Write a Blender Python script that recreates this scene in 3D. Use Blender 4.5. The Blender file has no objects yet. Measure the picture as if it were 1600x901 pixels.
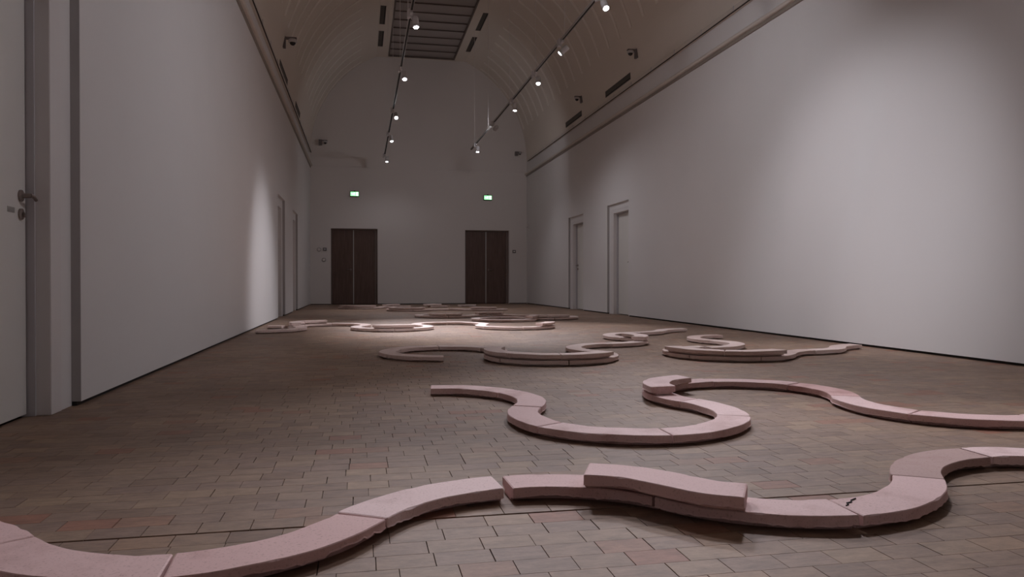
import bpy, bmesh, math, random
from mathutils import Vector, Matrix
import numpy as np
random.seed(7)
C=bpy.context.scene.collection
sc=bpy.context.scene
PI=math.pi
# ------------------------------------------------------------------ camera
EYE=.63
cam=bpy.data.cameras.new('camera'); camo=bpy.data.objects.new('camera',cam); C.objects.link(camo)
cam.sensor_width=36; cam.lens=1170/1600*36; cam.clip_start=.05; cam.clip_end=100
PITCH=math.radians(.465); YAW=math.radians(11.404)
Rv=Vector((math.cos(YAW),-math.sin(YAW),0)); Fv=Vector((math.sin(YAW)*math.cos(PITCH),math.cos(YAW)*math.cos(PITCH),-math.sin(PITCH))); Uv=Rv.cross(Fv)
M=Matrix.Identity(4)
for i in range(3): M[i][0]=Rv[i]; M[i][1]=Uv[i]; M[i][2]=-Fv[i]; M[i][3]=(0,0,EYE)[i]
camo.matrix_world=M
sc.camera=camo
# ------------------------------------------------------------------ world and exposure
wd=bpy.data.worlds.new('world'); sc.world=wd; wd.use_nodes=True
wd.node_tree.nodes['Background'].inputs[0].default_value=(.5,.45,.45,1); wd.node_tree.nodes['Background'].inputs[1].default_value=.0
sc.view_settings.view_transform='Standard'; sc.view_settings.look='None'; sc.view_settings.gamma=1
sc.view_settings.use_curve_mapping=False
sc.view_settings.exposure=0.0
LAMP=(.925,.905,.98)          # colour of the track lamps' light
# track lamps: x, y, aim point, watts, cone in degrees, blend
TL,TR,TZ=.64,2.84,4.12
LAMPS=[ # x, y, aim point, watts, cone in degrees; those out of view unseen, some added for fill and backlight
    (TL,-1.6,(1.7, -2.6, 1.2),48,150,1),
    (TL,4.6,(4.87, 6.6, 1.0),364,52,1),
    (TL,6.3,(4.87, 9.0, 2.0),173,84,1),
    (TL,2.0,(4.87, 2.4, 2.0),113,90,1),
    (TL,5.6,(-0.45, 0.9, 0),330,40,1),  # unseen lamp added to brighten the near left slabs
    (TL,7.4,(0.8, 2.7, 0),215,46,1),
    (TL,8.6,(1.2, 8.9, 0),295,66,1),
    (TL,9.75,(1.0, 8.6, 0),150,56,1),
    (TL,12.3,(0.9, 10.4, 0),500,48,1),
    (TL,15.3,(1.0, 11.5, 0),650,38,1),
    (TL,17.7,(1.3, 16.6, 0),210,92,1),
    (TL,20.7,(.8, 20.0, 0),14,172,1),
    (TR,3.4,(-1.4, 4.8, 1.3),86,90,1),
    (TR,5.0,(2.2, 1.6, 0),364,62,1),
    (TR,6.2,(-1.4, 8.0, 1.5),78,100,1),
    (TR,7.4,(2.2, 3.6, 0),270,60,1),
    (TR,8.7,(3.2, 5.6, 0),315,66,1),
    (TR,10.5,(-1.4, 11.6, 0.25),420,44,1),
    (TR,12.15,(2.4, 9.9, 0),520,60,1),
    (TR,14.05,(2.6, 13.6, 0),85,172,1),
    (TR,16.1,(2.0, 21.9, 3.0),54,165,1),
    (TR,18.7,(2.4, 17.6, 0),60,150,1),
]
# ------------------------------------------------------------------ materials
def new_mat(n):
    m=bpy.data.materials.new(n); m.use_nodes=True; return m,m.node_tree.nodes,m.node_tree.links,m.node_tree.nodes['Principled BSDF']
def N(ns,t,**k):
    n=ns.new(t)
    for a,b in k.items():
        if a.startswith('_'): setattr(n,a[1:],b)
        else: n.inputs[int(a[1:]) if a[0]=='i' and a[1:].isdigit() else a].default_value=b
    return n
def simple(name,col,rough=.6,metal=0,spec=.5,var=.06,scale=3.,bump=.0,bscale=80.):
    m,ns,ls,b=new_mat(name)
    tc=ns.new('ShaderNodeTexCoord'); nz=N(ns,'ShaderNodeTexNoise',Scale=scale,Detail=5.)
    ls.new(tc.outputs['Object'],nz.inputs['Vector'])
    mx=ns.new('ShaderNodeMix'); mx.data_type='RGBA'
    mx.inputs[6].default_value=tuple(c*(1-var) for c in col)+(1,); mx.inputs[7].default_value=tuple(min(1,c*(1+var)) for c in col)+(1,)
    ls.new(nz.outputs['Fac'],mx.inputs[0]); ls.new(mx.outputs[2],b.inputs['Base Color'])
    b.inputs['Roughness'].default_value=rough; b.inputs['Metallic'].default_value=metal; b.inputs['Specular IOR Level'].default_value=spec
    if bump:
        n2=N(ns,'ShaderNodeTexNoise',Scale=bscale,Detail=3.); ls.new(tc.outputs['Object'],n2.inputs['Vector'])
        bp=N(ns,'ShaderNodeBump',Strength=bump,Distance=.002); ls.new(n2.outputs['Fac'],bp.inputs['Height']); ls.new(bp.outputs[0],b.inputs['Normal'])
    return m
def emis(name,col,s):
    m,ns,ls,b=new_mat(name); b.inputs['Base Color'].default_value=(*col,1); b.inputs['Emission Color'].default_value=(*col,1); b.inputs['Emission Strength'].default_value=s; return m
WALL=simple('wall_paint',(.765,.745,.735),.75,var=.03,scale=1.2,bump=.12,bscale=60)
FARW=simple('far_wall_paint',(.77,.73,.70),.8,var=.03,scale=1.,bump=.1)
CEIL=simple('vault_plaster',(.78,.72,.645),.85,var=.04,scale=.8,bump=.1)
RIBM=simple('vault_rib_plaster',(.88,.83,.76),.8,var=.04,scale=1.)
GAP=simple('shadow_gap_black',(.02,.018,.016),.8)
GAPB=simple('rail_gap_brown',(.045,.035,.03),.8)
RAILM=simple('rail_paint',(.66,.60,.54),.45,var=.05)
FRAME=simple('door_frame_paint',(.74,.71,.70),.45,var=.03)
FRAMEG=simple('recess_grey_paint',(.55,.53,.55),.6,var=.04)
LEAF=simple('door_leaf_paint',(.76,.745,.71),.4,var=.02)
LINING=simple('recess_end_grey',(.45,.43,.425),.6,var=.08,scale=4.)
METAL=simple('brushed_metal',(.30,.25,.23),.35,metal=.8)
METAL2=simple('pale_steel',(.5,.5,.48),.35,metal=.7)
BLACK=simple('black_plastic',(.012,.012,.012),.35)
VENTM=simple('vent_dark_metal',(.14,.125,.11),.6)
GLASS=simple('laylight_glass',(.36,.325,.31),.3,var=.10,scale=.8)
SKYF=simple('laylight_frame',(.15,.12,.105),.5)
WHITEP=simple('white_plastic',(.62,.60,.60),.4)
GREYP=simple('grey_plastic',(.17,.15,.15),.5)
TRACKM=simple('track_aluminium',(.42,.40,.385),.4,metal=.2)
WIREM=simple('steel_wire',(.75,.72,.70),.5)
LENS=emis('lamp_lens_light',(.92,.94,1.0),25.)
EXITL=emis('exit_sign_light',(.30,.85,.38),1.7)
EXITW=emis('exit_sign_white',(.80,1.,.84),1.5)
EXITD=simple('exit_sign_body',(.015,.10,.02),.5)

def wood_door_mat():
    m,ns,ls,b=new_mat('dark_brown_wood')
    tc=ns.new('ShaderNodeTexCoord'); mp=N(ns,'ShaderNodeMapping'); mp.inputs['Scale'].default_value=(14,14,1.2)
    nz=N(ns,'ShaderNodeTexNoise',Scale=2.,Detail=6.,Distortion=.6)
    ls.new(tc.outputs['Object'],mp.inputs[0]); ls.new(mp.outputs[0],nz.inputs['Vector'])
    r=ns.new('ShaderNodeValToRGB'); r.color_ramp.elements[0].position=.3; r.color_ramp.elements[1].position=.75
    r.color_ramp.elements[0].color=(.098,.058,.046,1); r.color_ramp.elements[1].color=(.155,.092,.073,1)
    ls.new(nz.outputs['Fac'],r.inputs[0]); ls.new(r.outputs[0],b.inputs['Base Color']); b.inputs['Roughness'].default_value=.5
    return m
DOORW=wood_door_mat()

def clay_mat(name='pink_clay',base=(.77,.55,.535),dark=(.52,.31,.28),amt=.8):
    m,ns,ls,b=new_mat(name)
    tc=ns.new('ShaderNodeTexCoord'); oi=ns.new('ShaderNodeObjectInfo'); geo=ns.new('ShaderNodeNewGeometry')
    n1=N(ns,'ShaderNodeTexNoise',Scale=4.5,Detail=7.,Roughness=.62); ls.new(geo.outputs['Position'],n1.inputs['Vector'])
    r1=ns.new('ShaderNodeValToRGB'); r1.color_ramp.elements[0].position=.50; r1.color_ramp.elements[1].position=.72
    r1.color_ramp.elements[0].color=(0,0,0,1); r1.color_ramp.elements[1].color=(amt,amt,amt,1)
    ls.new(n1.outputs['Fac'],r1.inputs[0])
    mx=ns.new('ShaderNodeMix'); mx.data_type='RGBA'; mx.inputs[6].default_value=(*base,1); mx.inputs[7].default_value=(*dark,1)
    ls.new(r1.outputs[0],mx.inputs[0])
    hsv=ns.new('ShaderNodeHueSaturation'); 
    mr=N(ns,'ShaderNodeMapRange'); mr.inputs[3].default_value=.90; mr.inputs[4].default_value=1.08; ls.new(oi.outputs['Random'],mr.inputs[0]); ls.new(mr.outputs[0],hsv.inputs['Value'])
    ms=N(ns,'ShaderNodeMapRange'); ms.inputs[3].default_value=1.12; ms.inputs[4].default_value=.85; ls.new(oi.outputs['Random'],ms.inputs[0]); ls.new(ms.outputs[0],hsv.inputs['Saturation'])
    ls.new(mx.outputs[2],hsv.inputs['Color'])
    # fine specks
    n3=N(ns,'ShaderNodeTexNoise',Scale=160.,Detail=2.); ls.new(geo.outputs['Position'],n3.inputs['Vector'])
    r3=ns.new('ShaderNodeValToRGB'); r3.color_ramp.elements[0].position=.30; r3.color_ramp.elements[1].position=.42
    r3.color_ramp.elements[0].color=(.80,.76,.74,1); r3.color_ramp.elements[1].color=(1,1,1,1); ls.new(n3.outputs['Fac'],r3.inputs[0])
    mm=ns.new('ShaderNodeMix'); mm.data_type='RGBA'; mm.blend_type='MULTIPLY'; mm.inputs[0].default_value=1
    ls.new(hsv.outputs[0],mm.inputs[6]); ls.new(r3.outputs[0],mm.inputs[7]); ls.new(mm.outputs[2],b.inputs['Base Color'])
    b.inputs['Roughness'].default_value=.72
    n4=N(ns,'ShaderNodeTexNoise',Scale=28.,Detail=6.); ls.new(geo.outputs['Position'],n4.inputs['Vector'])
    bp=N(ns,'ShaderNodeBump',Strength=.28,Distance=.003); ls.new(n4.outputs['Fac'],bp.inputs['Height']); ls.new(bp.outputs[0],b.inputs['Normal'])
    return m
CLAY=clay_mat()
CLAYC=clay_mat('cream_clay',(.74,.585,.535),(.56,.38,.33),.5)
CLAYD=clay_mat('dusky_clay',(.47,.30,.27),(.36,.18,.15),.6)
CLAYR=clay_mat('rosy_clay',(.73,.475,.455),(.50,.27,.245),.85)

def floor_mat(name,attr):
    m,ns,ls,b=new_mat(name)
    geo=ns.new('ShaderNodeNewGeometry')
    if attr: t=ns.new('ShaderNodeAttribute'); t.attribute_name='tint'; out=t.outputs['Fac']
    else: t=ns.new('ShaderNodeObjectInfo'); out=t.outputs['Random']
    r=ns.new('ShaderNodeValToRGB'); cr=r.color_ramp; cr.interpolation='LINEAR'
    cols=[(0,(.118,.090,.074)),(.2,(.150,.118,.096)),(.40,(.134,.106,.094)),(.55,(.160,.128,.102)),(.72,(.142,.114,.098)),(.90,(.178,.143,.110)),(.95,(.158,.112,.088)),(.98,(.165,.092,.070)),(1,(.150,.088,.068))]
    while len(cr.elements)<len(cols): cr.elements.new(.5)
    for e,(p_,c_) in zip(cr.elements,cols): e.position=p_; e.color=(*c_,1)
    ls.new(out,r.inputs[0])
    # broad wear in the wood and fine end grain
    n1=N(ns,'ShaderNodeTexNoise',Scale=.7,Detail=5.); ls.new(geo.outputs['Position'],n1.inputs['Vector'])
    m1=N(ns,'ShaderNodeMapRange'); m1.inputs[3].default_value=.80; m1.inputs[4].default_value=1.22; m1.inputs[1].default_value=.3; m1.inputs[2].default_value=.7
    ls.new(n1.outputs['Fac'],m1.inputs[0])
    mp=N(ns,'ShaderNodeMapping'); mp.inputs['Scale'].default_value=(5,13,8); ls.new(geo.outputs['Position'],mp.inputs[0])
    n2=N(ns,'ShaderNodeTexNoise',Scale=2.4,Detail=8.,Roughness=.72); ls.new(mp.outputs[0],n2.inputs['Vector'])
    m2=N(ns,'ShaderNodeMapRange'); m2.inputs[3].default_value=.70; m2.inputs[4].default_value=1.32; m2.inputs[1].default_value=.3; m2.inputs[2].default_value=.7
    ls.new(n2.outputs['Fac'],m2.inputs[0])
    mu=N(ns,'ShaderNodeMath',_operation='MULTIPLY'); ls.new(m1.outputs[0],mu.inputs[0]); ls.new(m2.outputs[0],mu.inputs[1])
    wm=N(ns,'ShaderNodeVectorMath',_operation='MULTIPLY'); wm.inputs[1].default_value=(1.10,.915,.78); ls.new(r.outputs[0],wm.inputs[0]); vm=N(ns,'ShaderNodeVectorMath',_operation='SCALE'); ls.new(wm.outputs[0],vm.inputs[0]); mg_=N(ns,'ShaderNodeMath',i1=1.55,_operation='MULTIPLY'); ls.new(mu.outputs[0],mg_.inputs[0]); ls.new(mg_.outputs[0],vm.inputs['Scale'])
    ls.new(vm.outputs[0],b.inputs['Base Color'])
    b.inputs['Roughness'].default_value=.55; b.inputs['Specular IOR Level'].default_value=.35
    n4=N(ns,'ShaderNodeTexNoise',Scale=90.,Detail=4.); ls.new(geo.outputs['Position'],n4.inputs['Vector'])
    bp=N(ns,'ShaderNodeBump',Strength=.25,Distance=.0015); ls.new(n4.outputs['Fac'],bp.inputs['Height']); ls.new(bp.outputs[0],b.inputs['Normal'])
    return m
FLA=floor_mat('wood_block_joined',True); FLO=floor_mat('wood_block_single',False)

# ------------------------------------------------------------------ helpers
def mesh_obj(name,verts,faces,mat,parent=None,smooth=False,mats=None,fm=None):
    me=bpy.data.meshes.new(name); me.from_pydata([tuple(v) for v in verts],[],faces); me.update()
    for m_ in (mats or [mat]): me.materials.append(m_)
    if fm: me.polygons.foreach_set('material_index',fm)
    if smooth: me.polygons.foreach_set('use_smooth',[True]*len(me.polygons))
    o=bpy.data.objects.new(name,me); C.objects.link(o)
    if parent: o.parent=parent
    return o
class MB:
    def __init__(s): s.v=[];s.f=[]
    def box(s,x0,x1,y0,y1,z0,z1,bev=0):
        n=len(s.v)
        if not bev:
            s.v+=[(x,y,z) for z in(z0,z1) for y in(y0,y1) for x in(x0,x1)]
            s.f+=[tuple(n+i for i in q) for q in((0,2,3,1),(4,5,7,6),(0,1,5,4),(2,6,7,3),(0,4,6,2),(1,3,7,5))]
        else:
            bm=bmesh.new(); bmesh.ops.create_cube(bm,size=1)
            for v in bm.verts: v.co=Vector(((x0+x1)/2+v.co.x*(x1-x0),(y0+y1)/2+v.co.y*(y1-y0),(z0+z1)/2+v.co.z*(z1-z0)))
            bmesh.ops.bevel(bm,geom=bm.edges[:],offset=bev,segments=2,affect='EDGES',profile=.6)
            bm.verts.index_update(); s.v+=[tuple(v.co) for v in bm.verts]; s.f+=[tuple(n+v.index for v in f.verts) for f in bm.faces]; bm.free()
        return s
    def lathe(s,pts,c,axis,seg=20,cap=True):
        # pts: (radius, distance along axis) from c
        ax=Vector(axis).normalized(); u=ax.orthogonal().normalized(); w_=ax.cross(u); n=len(s.v); c=Vector(c)
        for r,d in pts:
            for k in range(seg):
                a=2*PI*k/seg; s.v.append(tuple(c+ax*d+(u*math.cos(a)+w_*math.sin(a))*r))
        for i in range(len(pts)-1):
            for k in range(seg):
                k2=(k+1)%seg; s.f.append((n+i*seg+k,n+i*seg+k2,n+(i+1)*seg+k2,n+(i+1)*seg+k))
        if cap: s.f.append(tuple(n+k for k in range(seg))[::-1]); s.f.append(tuple(n+(len(pts)-1)*seg+k for k in range(seg)))
        return s
    def tube(s,a,b,r,seg=8):
        a=Vector(a);b=Vector(b); return s.lathe([(r,0),(r,(b-a).length)],a,b-a,seg)
    def build(s,name,mat,parent=None,smooth=False,loc=None):
        if loc is None and parent is not None: loc=(0,0,0)
        o=mesh_obj(name,s.v,s.f,mat,parent,smooth)
        if loc: o.location=loc
        return o
def empty(name,loc,label=None,cat=None,group=None,kind=None,rz=0):
    o=bpy.data.objects.new(name,None); C.objects.link(o); o.location=loc; o.rotation_euler=(0,0,rz); o.empty_display_size=.1
    tag(o,label,cat,group,kind); return o
def tag(o,label=None,cat=None,group=None,kind=None):
    if label: o['label']=label
    if cat: o['category']=cat
    if group: o['group']=group
    if kind: o['kind']=kind
    return o
def copy_tree(o,parent=None):
    c=o.copy(); C.objects.link(c); c.parent=parent
    for ch in o.children: copy_tree(ch,c)
    return c

# ------------------------------------------------------------------ room shell
XL,XR,YF,YB=-1.405,4.867,21.9,-3.0
ZR=3.86; ZS=4.25; VC=(XL+XR)/2; VR=(XR-XL)/2; LID=7.12
LT=.045                           # lining thickness in front of the door recesses
DZ=2.17
def side_wall(name,x,s,openings):
    # s=-1: wall lies towards -x. lining boards in front, solid wall behind, holes at the door recesses
    mb=MB(); mg=MB()
    def bx(m,a,b,y0,y1,z0,z1): m.box(min(x+s*a,x+s*b),max(x+s*a,x+s*b),y0,y1,z0,z1)
    cur=YB
    for (y0,y1) in openings:
        bx(mb,0,LT,cur,y0,.022,ZS); bx(mb,0,LT,y0,y1,DZ,ZS); cur=y1
    bx(mb,0,LT,cur,YF,.022,ZS)
    cur=YB
    for (y0,y1) in openings:
        f0,f1=y0+.03,y1-.15
        bx(mb,LT,.33,cur,f0,0,ZS); bx(mb,LT,.33,f0,f1,2.06,ZS); cur=f1
    bx(mb,LT,.33,cur,YF,0,ZS)
    # grey lining ends are thin trims
    o=mb.build(name,WALL); o['kind']='structure'
    for (y0,y1) in openings:
        bx(mg,.001,LT+.001,y1-.002,y1+.0,.022,DZ); bx(mg,.001,LT+.001,y0,y0+.002,.022,DZ)
    t=mg.build('recess_edge',LINING,o)
    return o
OPL=[(2.78,4.19),(13.5,14.72),(16.4,17.62)]; OPR=[(13.2,14.42),(16.1,17.3)]
wl=side_wall('wall_left',XL,-1,OPL); wr=side_wall('wall_right',XR,1,OPR)
for nm,x,s,ops in(('gap_shade_left',XL,-1,OPL),('gap_shade_right',XR,1,OPR)):  # black strips: shade of the gap under the wall linings put into colour
    mb=MB(); cur=YB
    for y0,y1 in ops+[(YF,YF)]:
        mb.box(min(x+s*.02,x+s*(LT-.002)),max(x+s*.02,x+s*(LT-.002)),cur,y0,0,.0215); cur=y1
    mb.build(nm,GAP)['kind']='structure'
# far wall with two door openings
FD=[(-.84,.47),(3.01,4.33)]
mb=MB(); xs=[XL-.3]+[v for d in FD for v in d]+[XR+.3]
for i in range(0,6,2): mb.box(xs[i],xs[i+1],YF,YF+.3,0,7.5)
for a,b in FD: mb.box(a,b,YF,YF+.3,2.17,7.5)
mb.build('wall_far',FARW)['kind']='structure'
mb=MB().box(XL,FD[0][0],YF-.004,YF,0,.02).box(FD[0][1],FD[1][0],YF-.004,YF,0,.02).box(FD[1][1],XR,YF-.004,YF,0,.02); mb.build('gap_shade_far',GAP)['kind']='structure'  # the far wall's foot gets its shade line as a black strip too
MB().box(XL-.3,XR+.3,YB-.2,YB,0,7.5).build('wall_back',WALL)['kind']='structure'
# picture rails and frieze
def rail(name,prof,x,s,z):
    v=[];f=[];n=len(prof)
    for y in(YB,YF):
        for a,b in prof: v.append((x-s*a,y,z+b))
    for i in range(n): j=(i+1)%n; f.append((i,j,n+j,n+i))
    f.append(tuple(range(n))[::-1]); f.append(tuple(range(n,2*n)))
    o=mesh_obj(name,v,f,RAILM); o['kind']='structure'; return o
PR=[(0,-.008),(.050,-.008),(.064,.0),(.067,.02),(.058,.04),(.03,.052),(0,.056)]
r1=rail('trim_1',PR,XL,-1,3.925); r2=rail('trim_2',PR,XR,1,3.84)
LG=[(0,0),(.075,0),(.08,.006),(.08,.02),(.05,.022),(.05,.05),(.11,.05),(.11,.085),(0,.085)]
UNDERSH=simple('rail_underside_shade',(.30,.26,.225),.5)  # brown strips added below the picture rails, their underside shade put into colour
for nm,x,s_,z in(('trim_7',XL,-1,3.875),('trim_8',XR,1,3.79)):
    MB().box(min(x,x-s_*.022),max(x,x-s_*.022),YB,YF,z,z+.042,.003).build(nm,UNDERSH)['kind']='structure'
for nm,gp,x,s_,z in(('trim_3','trim_5',XL,-1,4.235),('trim_4','trim_6',XR,1,4.185)):
    def B(a,b): return min(x-s_*a,x-s_*b),max(x-s_*a,x-s_*b)
    a,b=B(.044,.0605); MB().box(a,b,YB,YF-.35,z+.003,z+.013).build(gp,GAPB)['kind']='structure'
    a,b=B(0,.060); o=MB().box(a,b,YB,YF-.35,z+.012,z+.075,.004).build(nm,RAILM); o['kind']='structure'
    a,b=B(.058,.066); brk=MB().box(a-x,b-x,-.006,.006,.010,.078); me=None
    for k in range(21):
        y=1.5+k*.95
        if me is None: bo=brk.build('bracket',FRAMEG,o,loc=(x,y,z)); me=bo.data
        else: bo=bpy.data.objects.new('bracket',me); C.objects.link(bo); bo.parent=o; bo.location=(x,y,z)
MB().box(XL,XR,YF-.02,YF,3.93,3.955).build('trim_9',FARW)['kind']='structure'
# vaulted ceiling, lid and laylight
A_l=math.acos((3.02-VC)/VR)       # angle where the vault meets the flat lid
prof=[]
for k in range(25):
    a=A_l*k/24; prof.append((VC+VR*math.cos(a),ZS+VR*math.sin(a)))
LIDZ=prof[-1][1]
SKX0,SKX1,SKY1,SKY0=.78,2.69,21.85,2.0
left=[(2*VC-x,z) for x,z in prof][::-1]
def strip(P,y0,y1,th=.1):
    v=[];f=[];n=len(P)
    for y in(y0,y1):
        for x,z in P: v.append((x,y,z))
    for i in range(n-1): f.append((i,i+1,n+i+1,n+i))
    m=len(v)
    for y in(y0,y1):
        for i,(x,z) in enumerate(P):
            d=Vector((x-VC,z-ZS)).normalized()*th; v.append((x+d.x,y,z+d.y))
    for i in range(n-1): f.append((m+i,m+n+i,m+n+i+1,m+i+1))
    return v,f
P=prof+[(SKX1,LIDZ),(SKX1,LIDZ+.12)]
v1,f1=strip(P,YB,YF); v2,f2=strip([(2*VC-x,z) for x,z in P],YB,YF)
v=v1+v2; f=f1+[tuple(len(v1)+i for i in q) for q in f2]
ceil=mesh_obj('ceiling',v,f,CEIL); ceil['kind']='structure'
mb=MB().box(SKX0-.05,SKX1+.05,SKY1,YF,LIDZ,LIDZ+.12).box(SKX0-.05,SKX1+.05,YB,SKY0,LIDZ,LIDZ+.12).box(XL-.3,XR+.3,YB,YF,LIDZ+.4,LIDZ+.5)
mb.build('ceiling_lid',CEIL,ceil)
# vault ribs: one curved strip object each
def ribmesh(sg):
    v=[];f=[];n=15
    for k in range(n):
        a=math.radians(17+(57-17)*k/(n-1))
        for rr in(VR+.002,VR-.012):
            for yy in(-.04,.04): v.append((VC+sg*rr*math.cos(a),yy,ZS+rr*math.sin(a)))
    for k in range(n-1):
        o=4*k; f+=[(o+2,o+3,o+7,o+6),(o,o+2,o+6,o+4),(o+3,o+1,o+5,o+7)]
    f+=[(0,1,3,2),(4*n-4,4*n-2,4*n-1,4*n-3)]
    return v,f
for sg in(1,-1):
    v,f=ribmesh(sg); me=None
    for k in range(37):
        y=.1+k*.6
        if y>21.8: break
        if me is None:
            o=mesh_obj('rib',v,f,RIBM,ceil,smooth=False); me=o.data
        else: o=bpy.data.objects.new('rib',me); C.objects.link(o); o.parent=ceil
        o.location=(0,y,0)
# laylight: dark frame with one pane per bay
sky=empty('window_1',(VC,(SKY0+SKY1)/2,LIDZ),kind='structure')
def plink(o,p):
    o.parent=p; o.matrix_parent_inverse=Matrix.Translation(-p.location); return o
mb=MB().box(SKX0,SKX0+.035,SKY0,SKY1,LIDZ+.01,LIDZ+.09).box(SKX1-.035,SKX1,SKY0,SKY1,LIDZ+.01,LIDZ+.09).box(SKX0,SKX1,SKY1-.04,SKY1,LIDZ+.01,LIDZ+.09)
nb=33
for k in range(nb): mb.box(SKX0,SKX1,SKY1-.6*k-.02,SKY1-.6*k+.0,LIDZ+.03,LIDZ+.08)
plink(mb.build('window_frame',SKYF),sky)
pm=MB().box(SKX0+.03-VC,SKX1-.03-VC,-.292,.292,0,.01); me=None
for k in range(nb):
    if me is None: o=pm.build('pane',GLASS); me=o.data
    else: o=bpy.data.objects.new('pane',me); C.objects.link(o)
    o.location=(VC,SKY1-.31-.6*k,LIDZ+.055+(.004 if k%3 else 0)); plink(o,sky)

# ------------------------------------------------------------------ doors
def side_door(idx,x,s,y0,y1,far_handle):
    # recess of the side walls: painted frame, flush leaf, lever handle
    f0,f1=y0+.03,y1-.15
    d=empty('door_%d'%idx,(x+s*.13,(f0+f1)/2,0),kind='structure')
    def X(a,b): return min(x+s*a,x+s*b),max(x+s*a,x+s*b)
    fr=MB(); a,b=X(.035,.20)
    fr.box(a,b,f1-.13,f1-.0005,0,2.055,.006); fr.box(a,b,f0+.0005,f0+.05,0,2.055,.006); fr.box(a,b,f0+.05,f1-.13,1.99,2.055,.004)
    plink(fr.build('door_frame',FRAME),d)
    a,b=X(.10,.20); st=MB().box(a,b,f1-.142,f1-.13,0,1.99).box(a,b,f0+.05,f1-.13,1.975,1.99); plink(st.build('stop_bead',FRAMEG),d)
    a,b=X(.135,.18); g0,g1=f0+.056,f1-.148
    leaf=plink(MB().box(a,b,g0,g1,.012,1.972,.003).build('door_leaf',LEAF),d)
    a,b=X(.181,.20); plink(MB().box(a,b,f0+.05,f1-.14,0,1.98).build('dark_gap',GAP),d)
    hy=(g1-.055) if far_handle else (g0+.055); hd=1 if far_handle else -1; zz=1.03; lv_=-.012 if idx==1 else .032
    xs=x+s*.135; ns=-s
    h=MB(); h.lathe([(.027,0),(.027,.008),(.012,.012),(.010,.05)],(xs,hy,zz),(ns,0,0),18)
    h.tube((xs+ns*.047,hy-hd*.008,zz),(xs+ns*.052,hy+hd*.0,zz),.010,10)
    for q in range(4): h.tube((xs+ns*.048,hy-hd*(lv_*q),zz-.001*q*q),(xs+ns*.048,hy-hd*(lv_*(q+1)),zz-.001*(q+1)**2),.0095-.0006*q,10)
    ho=plink(h.build('door_handle',METAL,smooth=False),leaf); ho.matrix_parent_inverse=Matrix.Identity(4)
    k=MB().lathe([(.026,0),(.026,.009),(.010,.012),(.010,.016)],(xs,hy,zz-.085),(ns,0,0),18).box(min(xs,xs+ns*.02),max(xs,xs+ns*.02),hy-.002,hy+.002,zz-.10,zz-.08)
    ko=k.build('key_escutcheon',METAL); ko.parent=leaf
    # leaf carries parent inverse; undo offset for its children
    for c_ in(ho,ko): c_.matrix_parent_inverse=Matrix.Identity(4)
    sl=MB().box(min(xs,xs+ns*.0015),max(xs,xs+ns*.0015),hy-hd*.095-.035,hy-hd*.095+.035,zz-.085,zz-.06).build('name_plate',METAL2) if idx==1 else None
    if sl: sl.parent=leaf
    return d
side_door(1,XL,-1,*OPL[0],True); side_door(2,XL,-1,*OPL[1],True); side_door(3,XL,-1,*OPL[2],True)
side_door(4,XR,1,*OPR[0],False); side_door(5,XR,1,*OPR[1],True)
def double_door(idx,x0,x1,hs):
    d=empty('door_%d'%idx,((x0+x1)/2,YF+.15,0),kind='structure')
    w0,w1=x0+.03,x1-.075; mid=(w0+w1)/2
    plink(MB().box(x0,w0,YF+.10,YF+.28,0,2.17).box(w1,x1,YF+.10,YF+.28,0,2.17).box(w0,w1,YF+.10,YF+.28,2.135,2.17).build('door_frame',simple('brown_frame_%d'%idx,(.20,.15,.13),.5)),d)
    for a,b in((w0+.004,mid-.006),(mid+.006,w1-.004)):
        lf=plink(MB().box(a,b,YF+.12,YF+.17,.012,2.132,.004).build('door_leaf',DOORW),d)
        e=(b-.07) if a<mid-.1 else (a+.07)
        if (hs<0)==(a<mid-.1):
            h=MB(); h.lathe([(.026,0),(.026,.01),(.01,.012),(.01,.045)],(e,YF+.12,1.0),(0,-1,0),14); dd=-1 if hs<0 else 1
            h.tube((e,YF+.078,1.0),(e+dd*.12,YF+.078,1.0),.011,8); ho=h.build('door_handle',METAL); ho.parent=lf
    plink(MB().box(mid-.012,mid+.012,YF+.112,YF+.121,.012,2.132).build('astragal_strip',METAL2),d)
    plink(MB().box(w0,w1,YF+.19,YF+.21,0,2.14).build('dark_gap',GAP),d)
double_door(6,*FD[0],-1); double_door(7,*FD[1],1)

# ------------------------------------------------------------------ floor of wooden blocks
BL,BP=.1305,.0825; YJ=1.997
flo=MB().box(XL-.3,XR+.3,YB-.1,YF+.3,-.2,-.009).build('floor',simple('floor_joint_dark',(.055,.042,.035),.8)); flo['kind']='structure'
rng=np.random.default_rng(3)
cells=[]
def addrow(y):
    off=rng.uniform(0,1) if rng.random()<.15 else (.5*(addrow.i%2)+rng.uniform(-.06,.06)); addrow.i+=1
    x=XL-.2+off*BL-BL
    while x<XR+.2:
        l=BL*(1+rng.uniform(-.05,.05)); a=max(x,XL-.15); b=min(x+l,XR+.15)
        if b-a>.02: cells.append((a,b,y))
        x+=l
addrow.i=0
y=YJ+.005
while y<YF+.15: addrow(y); y+=BP
y=YJ-.005-BP
while y>YB: addrow(y); y-=BP
cells=np.array(cells); rng.shuffle(cells)
def proj(x,y,z):
    v=np.stack([x,y,np.full_like(x,z-EYE)]); r=np.array(Rv);u=np.array(Uv);f_=np.array(Fv)
    d=f_@v; return 800+1170*(r@v)/d,450.5-1170*(u@v)/d,d
T=.042; W=.143; R0=.48
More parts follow.
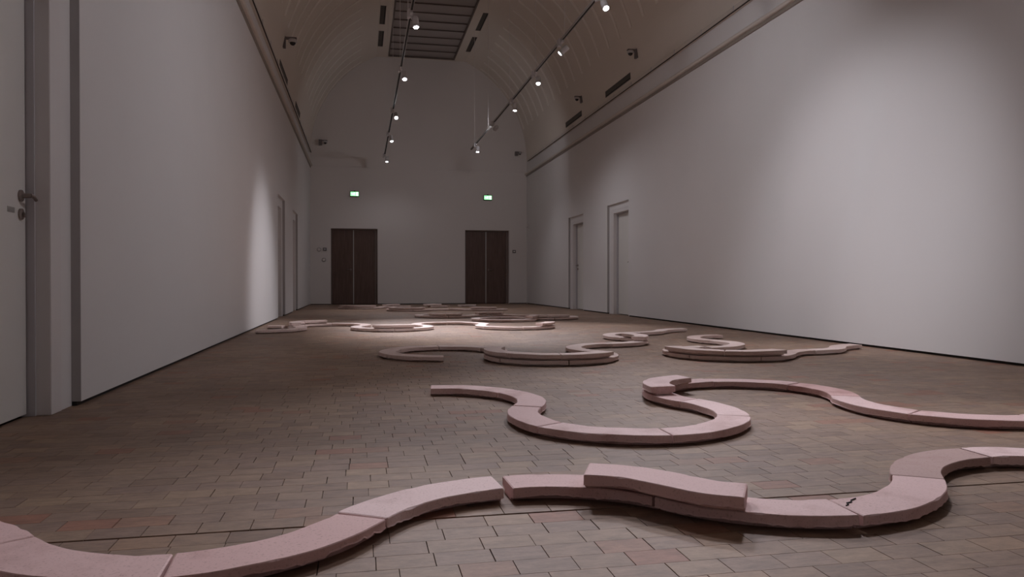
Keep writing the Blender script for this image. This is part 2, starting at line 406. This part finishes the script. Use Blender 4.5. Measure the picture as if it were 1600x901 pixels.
def bulge(P0,P1,sgn,R=.50,n=49):
    # centreline points of an arc from P0 to P1; sgn +1 = turning left (ccw)
    dx,dy=P1[0]-P0[0],P1[1]-P0[1]; c=math.hypot(dx,dy); R=max(R,c*.51)
    h=math.sqrt(R*R-c*c/4); mx,my=(P0[0]+P1[0])/2,(P0[1]+P1[1])/2
    nx,ny=-dy/c*sgn,dx/c*sgn
    cx,cy=mx+nx*h,my+ny*h
    a0=math.atan2(P0[1]-cy,P0[0]-cx);a1=math.atan2(P1[1]-cy,P1[0]-cx)
    while (a1-a0)*sgn<0: a1+=2*math.pi*sgn
    return [(cx+R*math.cos(a0+(a1-a0)*k/(n-1)),cy+R*math.sin(a0+(a1-a0)*k/(n-1))) for k in range(n)]
def arc(cx,cy,a0,a1,n=49,R=R0):
    return [(cx+R*math.cos(math.radians(a0+(a1-a0)*k/(n-1))),cy+R*math.sin(math.radians(a0+(a1-a0)*k/(n-1)))) for k in range(n)]
def ring(cx,cy,angs,lv=0):
    return [(arc(cx,cy,a,b),lv) for a,b in zip(angs[:-1],angs[1:])]
def joints(J,S,R=.50,lv=0):
    return [(bulge(a,b,s,R),lv) for a,b,s in zip(J[:-1],J[1:],S)]
def smooth(P,n=49):
    out=[]
    Q=[(2*P[0][0]-P[1][0],2*P[0][1]-P[1][1])]+P+[(2*P[-1][0]-P[-2][0],2*P[-1][1]-P[-2][1])]
    m=len(P)-1
    for k in range(n):
        u=k/(n-1)*m; i=min(int(u),m-1); f=u-i; a,b,c,d=Q[i:i+4]
        out.append(tuple(.5*(2*b[j]+(c[j]-a[j])*f+(2*a[j]-5*b[j]+4*c[j]-d[j])*f*f+(3*b[j]-a[j]-3*c[j]+d[j])*f**3) for j in(0,1)))
    return out
H3=.831
LINES={}
LINES['front']=joints([(-1.2,2.10),(-.80,1.875),(-.395,1.664),(0,1.921),(.397,2.164)],[-1,1,1,-1])+joints([(.42,2.166),(.843,1.976),(1.239,1.745),(1.65,1.972),(2.087,2.222),(2.5,1.99)],[-1,1,1,-1,-1])
LINES['front_top']=[(smooth([(.640,2.093),(.755,2.04),(.835,1.935),(.91,1.835),(.985,1.785)]),1)]
LINES['second']=joints([(.381,4.226),(.778,3.97),(.773,3.475),(.768,3.012),(1.178,2.772),(1.614,3.046),(1.604,3.49),(1.62,3.95),(2.05,4.18),(2.464,3.94),(2.466,3.465),(2.459,2.964),(2.87,2.75),(3.28,2.98)],[-1,-1,1,1,1,1,-1,-1,-1,-1,1,1,1])
LINES['second_top']=[(bulge((1.545,3.66),(1.835,4.045),-1,.36),1)]
LINES['third']=ring(.70,6.45,[264,207,150,90,30,-30])+ring(1.531,5.97,[150,210,270,330,390])+ring(2.36,6.45,[210,150,90])+ring(2.36,7.41,[270,330,390])+ring(3.19,7.89,[210,150,90])+joints([(3.19,8.37),(3.62,8.68),(4.07,8.98)],[1,-1],R=.7)
LINES['third_top']=ring(1.531,5.97,[146,218,264,320],1)+[(arc(2.36,7.41,318,388),1)]
LINES['right']=[(arc(3.945,7.31,88,150),0)]+ring(3.945,7.31,[150,210])+ring(3.11,6.83,[30,-30,-90])+ring(3.09,5.94,[90,150,210,270,325])+joints([(3.483,5.66),(3.86,5.90),(4.24,6.07),(4.62,6.33)],[-1,1,-1],R=.5)
LINES['right_top']=ring(3.09,5.94,[172,240,300],1)
LINES['fourth']=ring(-1.247,10.16,[267,330,389])+[(arc(-1.247,10.16,421,450),0)]+ring(-.416,10.64,[210,150,90,30,-30])+ring(.415,10.16,[150,210,270,330,390])+ring(1.247,10.64,[210,150,90,30,-30])+ring(2.09,10.15,[150,210,270,330,390])
LINES['fourth_top']=[(arc(-.416,10.64,205,150),1),(arc(-.416,10.64,150,98),1)]+ring(.415,10.16,[240,300],1)+ring(2.09,10.15,[300,350],1)
LINES['fifth']=ring(1.50,13.58,[90,150,210,270,330])+ring(2.33,13.10,[150,90,30])+ring(3.16,13.57,[210,270])+ring(3.153,12.605,[90,30,-30,-90,-150])+ring(2.32,12.12,[30,90,150,210,270,330])
LINES['fifth_top']=ring(1.50,13.58,[231,265,298],1)+ring(2.33,13.10,[122,62],1)+ring(3.153,12.605,[213,256,302],1)+[(arc(2.32,12.12,316,357),1)]
LINES['sixth']=ring(.0,18.5,[190,240,300,360])+ring(.96,18.5,[180,120,60])+ring(1.92,18.5,[120,60])
LINES['sixth_top']=ring(.0,18.5,[203,255,310],1)+ring(.96,18.5,[145,90],1)+ring(1.92,18.5,[135,80],1)
LINES['seventh']=ring(1.1,16.78,[160,210,270,330])+ring(1.93,16.3,[150,90,30])+ring(2.76,16.78,[210,270,330])+[(arc(2.95,19.2,150,85),0)]
LINES['seventh_top']=ring(1.1,16.78,[196,250,300],1)+ring(2.76,16.78,[222,290],1)

cx=(cells[:,0]+cells[:,1])/2; cy=cells[:,2]+BP/2
px,py,dp=proj(cx,cy,0)
vis=(dp>.2)&(px>0)&(px<1600)&(py<901)&(py>0)
allc=np.array([q for v_ in LINES.values() for c_,l_ in v_ for q in c_[::4]])
mind=np.min((cx[:,None]-allc[None,:,0])**2+(cy[:,None]-allc[None,:,1])**2,axis=1)
vis&=mind>.055**2
score=np.where(vis,(cells[:,1]-cells[:,0])/np.maximum(dp,.1)**3,-1)
top=np.argsort(-score)[:300]
near=np.zeros(len(cells),bool); near[top]=True
bv=.0005
# joined remainder
rest=cells[~near]; n=len(rest)
tilt=rng.normal(0,.0001,(n,4)); zb=rng.normal(0,.00012,n)
gxr=rng.uniform(.0001,.0011,(2,n)); gyr=np.abs(rng.normal(0,.00018,(2,n))); a=rest[:,0]+gxr[0]; b=rest[:,1]-gxr[1]; c=rest[:,2]+gyr[0]; d=rest[:,2]+BP-gyr[1]
def stack(z,i): 
    return [np.stack([a+i,c+i,z[:,0]],1),np.stack([b-i,c+i,z[:,1]],1),np.stack([b-i,d-i,z[:,2]],1),np.stack([a+i,d-i,z[:,3]],1)]
ztop=tilt+zb[:,None]-.001; V=np.stack(stack(ztop,bv)+stack(ztop-.0007,0)+stack(np.full((n,4),-.0095),0),1).reshape(-1,3)
base=(np.arange(n)*12)[:,None,None]
q=np.array([(0,1,2,3)]+[(4+i,4+(i+1)%4,(i+1)%4,i) for i in range(4)]+[(8+i,8+(i+1)%4,4+(i+1)%4,4+i) for i in range(4)])
Fq=(base+q[None]).reshape(-1)
me=bpy.data.meshes.new('wood_block_paving'); me.vertices.add(len(V)); me.vertices.foreach_set('co',V.ravel())
nf=n*9; me.loops.add(nf*4); me.loops.foreach_set('vertex_index',Fq); me.polygons.add(nf); me.polygons.foreach_set('loop_start',np.arange(nf)*4); me.polygons.foreach_set('loop_total',np.full(nf,4))
me.update(calc_edges=True); me.validate()
at=me.attributes.new('tint','FLOAT','FACE'); tv=rng.uniform(0,1,n); at.data.foreach_set('value',np.repeat(tv,9))
me.polygons.foreach_set('use_smooth',np.zeros(nf,bool)); me.materials.append(FLA); o=bpy.data.objects.new('wood_block_paving',me); C.objects.link(o); o.parent=flo; o['kind']='stuff'
# the 300 nearest blocks in view, one object each; a few shared shapes
shapes=[]
for k in range(8):
    l=BL; tl=rng.normal(0,.00012,4); v=[];hx,hy=l/2-rng.uniform(.0003,.0014),BP/2-abs(rng.normal(0,.0002))
    for i_,zz in((bv,0),(0,-.0007),(0,-.0085)):
        for j,(sx,sy) in enumerate(((-1,-1),(1,-1),(1,1),(-1,1))): v.append((sx*(hx-i_),sy*(hy-i_),(tl[j]-.001+zz) if zz>-.005 else -.0085))
    me=bpy.data.meshes.new('wood_block'); me.from_pydata(v,[],[tuple(r_) for r_ in q.tolist()]); me.update(); me.materials.append(FLO); shapes.append(me)
for k,(a_,b_,c_) in enumerate(cells[near]):
    o=bpy.data.objects.new('wood_block',shapes[k%8]); C.objects.link(o); o.parent=flo; o.location=((a_+b_)/2,c_+BP/2,0); o.scale=((b_-a_)/BL,1,1)

# ------------------------------------------------------------------ clay slabs
def slab_mesh(c,seed,ends,z0=0,rag=.004,t=T,w=W,fine=36,chips=True):
    r=random.Random(seed); n=len(c); 
    # resample centreline
    seg=[0]
    for i in range(n-1): seg.append(seg[-1]+math.dist(c[i],c[i+1]))
    Lh=seg[-1]; gap=.0036
    def at(s_):
        s_=min(max(s_,0),Lh); i=0
        while i<n-2 and seg[i+1]<s_: i+=1
        f_=(s_-seg[i])/(seg[i+1]-seg[i]); p0,p1=c[i],c[i+1]
        return p0[0]+(p1[0]-p0[0])*f_,p0[1]+(p1[1]-p0[1])*f_
    ph=[r.uniform(0,6.28) for _ in range(8)]
    S=[gap,gap+.004]+[gap+.004+(Lh-2*gap-.008)*k/fine for k in range(1,fine)]+[Lh-gap-.004,Lh-gap]
    v=[];ns=len(S)
    sk0,sk1=r.uniform(-.03,.03),r.uniform(-.03,.03)
    chipc=[(r.uniform(0,Lh),r.choice((-1,1)),r.uniform(.010,.03),r.uniform(.002,.006)) for _ in range(3)] if chips else []
    for i,s_ in enumerate(S):
        x,y=at(s_); xa,ya=at(s_-.02); xb,yb=at(s_+.02); dx,dy=xb-xa,yb-ya; m_=math.hypot(dx,dy); tx,ty=dx/m_,dy/m_
        for et,dd in((ends[0],s_),(ends[1],Lh-s_)):
            if et is not None and dd<.06:
                k_=1-dd/.06; tx,ty=tx+(et[0]-tx)*k_,ty+(et[1]-ty)*k_; m_=math.hypot(tx,ty); tx/=m_; ty/=m_
        nx,ny=-ty,tx
        e=1 if i in(0,ns-1) else 0
        u=s_/Lh; sk=(sk0*(1-u)**4+sk1*u**4)
        wv=.0007*math.sin(9*u+ph[0])+.0004*math.sin(23*u+ph[1])
        crown=.0010*math.sin(5*u+ph[2])+.0006*math.sin(13*u+ph[3])
        pr=[]
        for sd in(1,-1):
            hw=w/2+wv+.0004*math.sin(31*u+ph[4]*sd)-e*.002
            rg=.0075+rag*(.35*(1+math.sin(11*u+ph[5]+sd))+.35*abs(math.sin(37*u+ph[6]*sd)))+r.uniform(0,rag*.45)
            ch=0
            for cs,csd,cw,cd in chipc:
                if csd==sd and abs(s_-cs)<cw: ch=max(ch,cd*(1-((s_-cs)/cw)**2))
            pr.append((sd,hw,rg,ch))
        (_,hl,rl,cl),(_,hr,rr,cr_)=pr
        zt=t+crown-e*.002
        row=[(hl-.030,0),(hl-.028,rl*.7),(hl-.006,rl),(hl+.0020,rl+.0025),(hl+.0002,rl+.006),(hl-.0002,zt-.0025-cl*.5),(hl-.0022-cl*.8,zt),(hl*.4,zt+.0004),
             (-hr*.4,zt+.0004),(-hr+.0022+cr_*.8,zt),(-hr+.0002,zt-.0025-cr_*.5),(-hr-.0002,rr+.006),(-hr-.0020,rr+.0025),(-hr+.006,rr),(-hr+.028,rr*.7),(-hr+.030,0)]
        for o_,z_ in row:
            q_=sk*o_; ez=(.004 if z_<.03 and e else 0)
            v.append((x+nx*o_+tx*q_,y+ny*o_+ty*q_,z_+z0))
    m=16;f=[]
    for i in range(ns-1):
        for k in range(m):
            k2=(k+1)%m; f.append((i*m+k,i*m+k2,(i+1)*m+k2,(i+1)*m+k))
    f.append(tuple(range(m))[::-1]); f.append(tuple((ns-1)*m+k for k in range(m)))
    return v,[q_[::-1] for q_ in f]
ORD=['first','second','third','fourth','fifth','sixth','seventh','eighth','ninth','tenth','eleventh','twelfth','thirteenth','fourteenth','fifteenth','sixteenth','seventeenth','eighteenth','nineteenth','twentieth','twenty-first','twenty-second']
DESC={
 'front':('pink clay slab in the nearest wavy line, %s from its left end','slabs of the nearest wavy line'),
 'front_top':('pale wavy slab lying on top of the nearest line, right of centre','slab stacked on the nearest line'),
 'second':('pink clay slab in the second line, %s from its free left end','slabs of the second line from the camera'),
 'second_top':('short hooked slab stacked on the bend left of the second line\'s arch','slab stacked on the second line'),
 'third':('clay slab in the middle line, %s counted from its left hook tip','slabs of the middle line with the left hook'),
 'third_top':('slab stacked on the middle hooked line, %s stacked one from the left','slabs stacked on the middle hooked line'),
 'right':('slab in the line beside the right wall, %s from its curled far end','slabs of the line beside the right wall'),
 'right_top':('slab stacked on the line beside the right wall, %s from the left','slabs stacked on the line beside the right wall'),
 'fourth':('small slab in the far line from the left wall, %s from that wall','slabs of the far line from the left wall'),
 'fourth_top':('slab stacked on the far line from the left wall, %s from left','slabs stacked on the far line from the left wall'),
 'fifth':('distant slab of the looping line right of middle, %s from its left loop','slabs of the distant looping line'),
 'fifth_top':('distant slab stacked on the looping line right of middle, %s along it','slabs stacked on the distant looping line'),
 'sixth':('farthest slab before the left brown double door, %s from the left','farthest slabs before the left brown door'),
 'sixth_top':('farthest slab stacked before the left brown door, %s from the left','farthest slabs stacked before the left brown door'),
 'seventh':('far slab in the line before the right brown door, %s from left','far slabs before the right brown door'),
 'seventh_top':('far slab stacked before the right brown double door, %s from the left','far slabs stacked before the right brown door'),
}
special={('front',6):(CLAY,'slab with a dark crack at its left corner, right part of the nearest line'),('front',7):(CLAYD,'browner darker slab on the right bend of the nearest wavy line'),
         ('front',0):(CLAYR,None),('front',1):(CLAYR,None),('front',2):(CLAYR,None),('second',9):(CLAYR,None)}
sd=0; slabs={}
for key,lst in LINES.items():
    for i,(c_,lv) in enumerate(lst):
        sd+=1
        nearline=key in('front','second','front_top','second_top')
        def tan_(c,a,b): d_=(c[b][0]-c[a][0],c[b][1]-c[a][1]); m_=math.hypot(*d_); return (d_[0]/m_,d_[1]/m_)
        ends=[tan_(c_,0,1),tan_(c_,-2,-1)]
        for e_,oth in((0,i-1),(1,i+1)):
            if 0<=oth<len(lst) and lst[oth][1]==lv:
                co=lst[oth][0]; q_=co[-1] if e_==0 else co[0]; p_=c_[0] if e_==0 else c_[-1]
                if math.dist(p_,q_)<.05:
                    t2=tan_(co,-2,-1) if e_==0 else tan_(co,0,1); a_=(ends[e_][0]+t2[0],ends[e_][1]+t2[1]); m_=math.hypot(*a_); ends[e_]=(a_[0]/m_,a_[1]/m_)
        v,f=slab_mesh(c_,sd,ends,0,rag=(.013 if i==2 else .007) if key=='front' else .005,fine=40 if nearline else 18,chips=nearline or key in('third','right'))
        c0=c_[len(c_)//2]; z0=T*lv+(.0035 if lv else 0)-.0005*(lv==0)+.0005
        v=[(x-c0[0],y-c0[1],z) for x,y,z in v]
        mt,lb=special.get((key,i),(CLAY if nearline else CLAYC,None))
        o=mesh_obj('curved_clay_block',v,f,mt,smooth=False); o.location=(c0[0],c0[1],z0)
        L,g=DESC[key]
        tag(o,lb or (L%ORD[i] if '%s' in L else L),'clay block',g,'thing'); slabs[(key,i)]=o
# crack in the slab right of centre of the nearest line
def crack(par,pts,w=.0015):
    v=[];f=[]
    for i,(x,y) in enumerate(pts):
        a_=pts[max(0,i-1)]; b_=pts[min(len(pts)-1,i+1)]; dx,dy=b_[0]-a_[0],b_[1]-a_[1]; m_=math.hypot(dx,dy)
        ww=w*(1-.75*abs(2*i/(len(pts)-1)-1))*random.uniform(.7,1.2)
        for s_ in(-1,1): v.append((x-dy/m_*ww*s_-par.location.x,y+dx/m_*ww*s_-par.location.y,T+.0034-par.location.z))
    k=len(v); v+=[(x,y,z-.006) for x,y,z in v]
    for i in range(len(pts)-1):
        f.append((2*i,2*i+2,2*i+3,2*i+1)); f.append((k+2*i,k+2*i+1,k+2*i+3,k+2*i+2)); f.append((2*i,k+2*i,k+2*i+2,2*i+2)); f.append((2*i+1,2*i+3,k+2*i+3,k+2*i+1))
    o=mesh_obj('crack',v,f,GAP,par); o['label']='dark crack across the corner'
crack(slabs[('front',6)],[(1.249,1.752),(1.262,1.758),(1.266,1.772),(1.285,1.778),(1.292,1.792),(1.318,1.806)])

# ------------------------------------------------------------------ track lighting
def track(x,y0,y1,label):
    t=empty('lighting_track',(x,(y0+y1)/2,TZ),label,'track',None)
    mb=MB().box(x-.018,x-.013,y0,y1,TZ-.018,TZ+.016).box(x+.013,x+.018,y0,y1,TZ-.018,TZ+.016).box(x-.013,x+.013,y0,y1,TZ+.004,TZ+.016).box(x-.018,x+.018,y0-.004,y0,TZ-.018,TZ+.016).box(x-.018,x+.018,y1,y1+.004,TZ-.018,TZ+.016)
    plink(mb.build('track_rail',TRACKM),t)
    plink(MB().box(x-.0128,x+.0128,y0,y1,TZ-.012,TZ+.003).build('track_slot',GAP),t)
    return t
t1=track(TL,-2.6,20.95,'left suspended lighting track under the laylight'); t2=track(TR,-2.6,19.5,'right suspended lighting track beside the ribbed vault')
for tr,x,ys in((t1,TL,(1.,4.5,8.,10.4,12.5,15.3,18.2)),(t2,TR,(1.5,4.5,8.,10.3,12.1,14.3,16.8,18.9))):
    for y in ys:
        dx=x-VC; zt=LIDZ+.1 if abs(dx)>1.3 or False else LIDZ+.05
        plink(MB().tube((x,y,TZ+.01),(x,y,LIDZ+.02),.0035,6).build('suspension_wire',WIREM),tr)
def lamp(x,y,aim,wt,cone,bl,label):
    z=TZ-.03
    t=empty('track_spotlight',(x,y,TZ-.018),label,'spotlight','white spotlights on the '+('left' if x<1.5 else 'right')+' track')
    L=Vector(aim); hd=Vector((x+.055,y,z-.09)); dr=(L-hd).normalized()
    plink(MB().box(x-.017,x+.017,y-.11,y+.11,TZ-.05,TZ-.0185,.004).build('adapter',WHITEP),t)
    plink(MB().box(x-.05,x-.019,y-.05,y+.05,TZ-.085,TZ+.02,.004).tube((x,y,TZ-.05),(x,y,TZ-.075),.012,10).tube((x,y,TZ-.07),(x+.03,y,TZ-.095),.009,8).build('gear_box',WHITEP),t)
    b=hd-dr*.06
    hb=plink(MB().lathe([(.030,0),(.040,.006),(.043,.02),(.043,.150),(.033,.151),(.032,.140)],b,dr,24).build('lamp_head',WHITEP,smooth=False),t)
    rg=plink(MB().lathe([(.044,.118),(.046,.121),(.046,.127),(.044,.130)],b,dr,24,cap=False).build('cooling_ring',METAL2),t)
    ln=plink(MB().lathe([(.032,.1505),(.030,.155),(.018,.158),(.0005,.159)],b,dr,20).build('lens',LENS),t)
    sp=bpy.data.lights.new('spot_beam','SPOT'); sp.energy=wt; sp.color=LAMP; sp.spot_size=math.radians(cone); sp.spot_blend=bl; sp.shadow_soft_size=.20
    so=bpy.data.objects.new('spot_beam',sp); C.objects.link(so); so.location=b+dr*.38; so.rotation_euler=dr.to_track_quat('-Z','Y').to_euler(); plink(so,t)
vl=['nearest in view below the laylight','by the far end of the laylight','brightest, seen before the far wall','fourth from the camera','last at the far end of the track']
vr=['nearest, cut by the top edge of the photo','second from the camera','third from the camera, under a wire','fourth from the camera, glaring','fifth from the camera, barely lit','last at the far end of the track']
for (x,y,aim,wt,cone,bl) in LAMPS:
    side='left' if x<1.5 else 'right'
    ys=[l[1] for l in LAMPS if l[0]==x and l[1]>(9 if x<1.5 else 8)]
    if y in ys: lb='white spotlight on the %s track, %s'%(side,(vl if side=='left' else vr)[ys.index(y)])
    else: lb='white spotlight on the %s track, %s from its near end'%(side,ORD[[l[1] for l in LAMPS if l[0]==x].index(y)])
    lamp(x,y,aim,wt,cone,bl,lb)

# ------------------------------------------------------------------ small fittings
def vault_pt(a,r=VR): return VC+r*math.cos(math.radians(a)),ZS+r*math.sin(math.radians(a))
def vent(name,a,y0,y1,wd,label,flat=None):
    t=empty(name,(0,0,0),label,'vent','dark slot air vents')
    x,z=vault_pt(a,VR-.004) if flat is None else (flat,LIDZ-.003)
    t.location=(x,(y0+y1)/2,z); ang=math.radians(a-90) if flat is None else 0
    t.rotation_euler=(0,-ang,0); L=(y1-y0)/2
    def pl(mb,n,m): o=mb.build(n,m); o.parent=t; return o
    pl(MB().box(-wd/2,wd/2,-L,L,.001,.006),'backing',GAP)
    pl(MB().box(-wd/2-.012,-wd/2,-L-.012,L+.012,-.004,.008).box(wd/2,wd/2+.012,-L-.012,L+.012,-.004,.008).box(-wd/2,wd/2,-L-.012,-L,-.004,.008).box(-wd/2,wd/2,L,L+.012,-.004,.008),'vent_frame',VENTM)
    for k in range(3): pl(MB().box(-wd/2+wd*(k+.7)/4-.008,-wd/2+wd*(k+.7)/4+.008,-L,L,-.002,.004),'slat',VENTM)
vent('air_vent',175.6,13.75,15.1,.10,'dark slot vent low on the left vault, nearer of the two')
vent('air_vent',175.2,16.95,18.1,.10,'dark slot vent low on the left vault, farther of the two')
vent('air_vent',3.2,13.1,14.5,.10,'dark slot vent above the right wall rail, nearer of the two')
vent('air_vent',3.2,16.2,17.5,.10,'dark slot vent above the right wall rail, farther of the two')
vent('ceiling_vent',0,17.85,19.1,.11,'dark ceiling vent left of the laylight, nearer of the two',flat=.53)
vent('ceiling_vent',0,19.65,20.9,.11,'dark ceiling vent left of the laylight, farther of the two',flat=.53)
vent('ceiling_vent',0,17.85,19.1,.11,'dark ceiling vent right of the laylight, nearer of the two',flat=2.96)
vent('ceiling_vent',0,19.65,20.9,.11,'dark ceiling vent right of the laylight, farther of the two',flat=2.96)
def dome(a,y,label,s=1.,wall=None):
    x,z=vault_pt(a) if wall is None else wall
    sg=1 if x<VC else -1
    if wall is not None: sg=1
    t=empty('dome_camera',(x,y,z),label,'camera','ceiling dome cameras'); 
    def pl(mb,n,m,sm=False): o=mb.build(n,m,smooth=sm); o.parent=t; return o
    pl(MB().box(min(-.06*sg,.03*sg),max(-.06*sg,.03*sg),-.05,.05,-.10*s,.10*s,.004).box(min(.0,.22*sg*s),max(.0,.22*sg*s),-.045*s,.045*s,.06*s,.09*s,.004),'bracket',GREYP)
    pl(MB().lathe([(.06*s,0),(.075*s,.012*s),(.075*s,.055*s),(.055*s,.06*s)],(.15*sg*s,0,.062*s),(0,0,-1),24),'camera_body',WHITEP,True)
    pl(MB().lathe([(.052*s*math.cos(q*PI/2/7),.052*s*math.sin(q*PI/2/7)) for q in range(7)]+[(.001,.052*s)],(.15*sg*s,0,.002*s),(0,0,-1),20),'dome',BLACK,True)
dome(168,13.9,'white dome camera on a wall bracket, left vault near the camera')
dome(8.4,12.7,'dark dome camera on the right vault, nearest of that side',.8)
dome(8.4,16.1,'dark dome camera on the right vault, second of that side',.75)
dome(0,YF-.12,'small dome camera high in the far left corner',.8,wall=(-1.10,4.57))
dome(0,YF-.1,'tiny dark dome camera high in the far right corner',.6,wall=(4.55,4.45))

def exit_sign(x,z,label):
    t=empty('exit_sign',(x,YF-.03,z),label,'exit sign','green exit signs above the far doors')
    def pl(mb,n,m): o=mb.build(n,m); o.parent=t; return o
    pl(MB().box(-.125,.125,-.03,.03,-.075,.075,.006).box(-.02,.02,-.01,.03,.074,.10),'sign_body',EXITD)
    pl(MB().box(-.112,.112,-.034,-.0305,-.055,.060),'sign_face',EXITL)
    # pictogram: door, arrow and running figure
    pl(MB().box(.045,.100,-.0365,-.0342,-.048,.052),'door_symbol',EXITW)
    g=MB(); g.lathe([(.009,0),(.009,.002)],(-.005,-.0342,.038),(0,-1,0),12)
    def limb(a,b,w_=.010):
        a=Vector((a[0],0,a[1]));b=Vector((b[0],0,b[1])); d_=(b-a).normalized(); n_=Vector((-d_.z,0,d_.x))*w_/2; k=len(g.v)
        for y_ in(-.0365,-.0342):
            for q_ in(a+n_,a-n_,b-n_,b+n_): g.v.append((q_.x,y_,q_.z))
        g.f.extend([(k,k+1,k+2,k+3),(k+7,k+6,k+5,k+4),(k,k+4,k+5,k+1),(k+1,k+5,k+6,k+2),(k+2,k+6,k+7,k+3),(k+3,k+7,k+4,k)])
    limb((-.008,.027),(-.018,-.004),.014); limb((-.008,.022),(.016,.012),.007); limb((-.010,.022),(-.034,.010),.007)
    limb((-.018,-.004),(.004,-.018),.009); limb((.004,-.018),(.000,-.044),.008); limb((-.018,-.004),(-.036,-.026),.009); limb((-.036,-.026),(-.054,-.026),.008)
    limb((-.095,.002),(-.062,.002),.012)
    n=len(g.v); g.v+=[(-.066,-.0365,.020),(-.066,-.0365,-.016),(-.046,-.0365,.002),(-.066,-.0342,.020),(-.066,-.0342,-.016),(-.046,-.0342,.002)]; g.f+=[(n,n+1,n+2),(n+5,n+4,n+3),(n,n+3,n+4,n+1),(n+1,n+4,n+5,n+2),(n+2,n+5,n+3,n)]
    pl(g,'running_figure_symbol',EXITW)
exit_sign(-.175,3.15,'green lit exit sign above the left brown double door'); exit_sign(3.68,3.13,'green lit exit sign above the right brown double door')
# wall devices beside the far doors
def device(name,x,z,kind,label,cat):
    t=empty(name,(x,YF,z),label,cat)
    def pl(mb,n,m): o=mb.build(n,m); o.parent=t; return o
    if kind=='dial':
        pl(MB().lathe([(.055,0),(.055,.012),(.045,.02)],(0,0,0),(0,-1,0),24),'base',GREYP)
        pl(MB().lathe([(.044,.0205),(.044,.024),(.030,.030)],(0,0,0),(0,-1,0),24),'cover',FARW)
    else:
        pl(MB().box(-.05,.05,-.025,-.0005,-.045,.045,.004),'housing',GREYP)
        pl(MB().box(-.026,.026,-.0285,-.0255,-.015,.018),'display',WHITEP if kind=='panel' else FARW)
device('thermostat',-1.165,1.56,'dial','round pale thermostat left of the left brown door, upper left of three','thermostat')
device('control_panel',-1.005,1.57,'panel','small dark control panel beside the left brown door','control panel')
device('wall_dial',-1.03,1.27,'dial','round pale wall dial beside the left brown door, below the dark panel','wall dial')
device('wall_switch',4.48,1.55,'sw','small dark square switch right of the right brown door','switch')
md=empty('motion_sensor',(XR,21.6,2.28),'small pale motion sensor on the right wall at the far corner','sensor')
o=MB().box(-.045,-.0005,-.03,.03,-.055,.055,.008).build('housing',WHITEP); o.parent=md
o=MB().box(-.049,-.0445,-.02,.02,-.035,.0).build('sensor_window',GREYP); o.parent=md
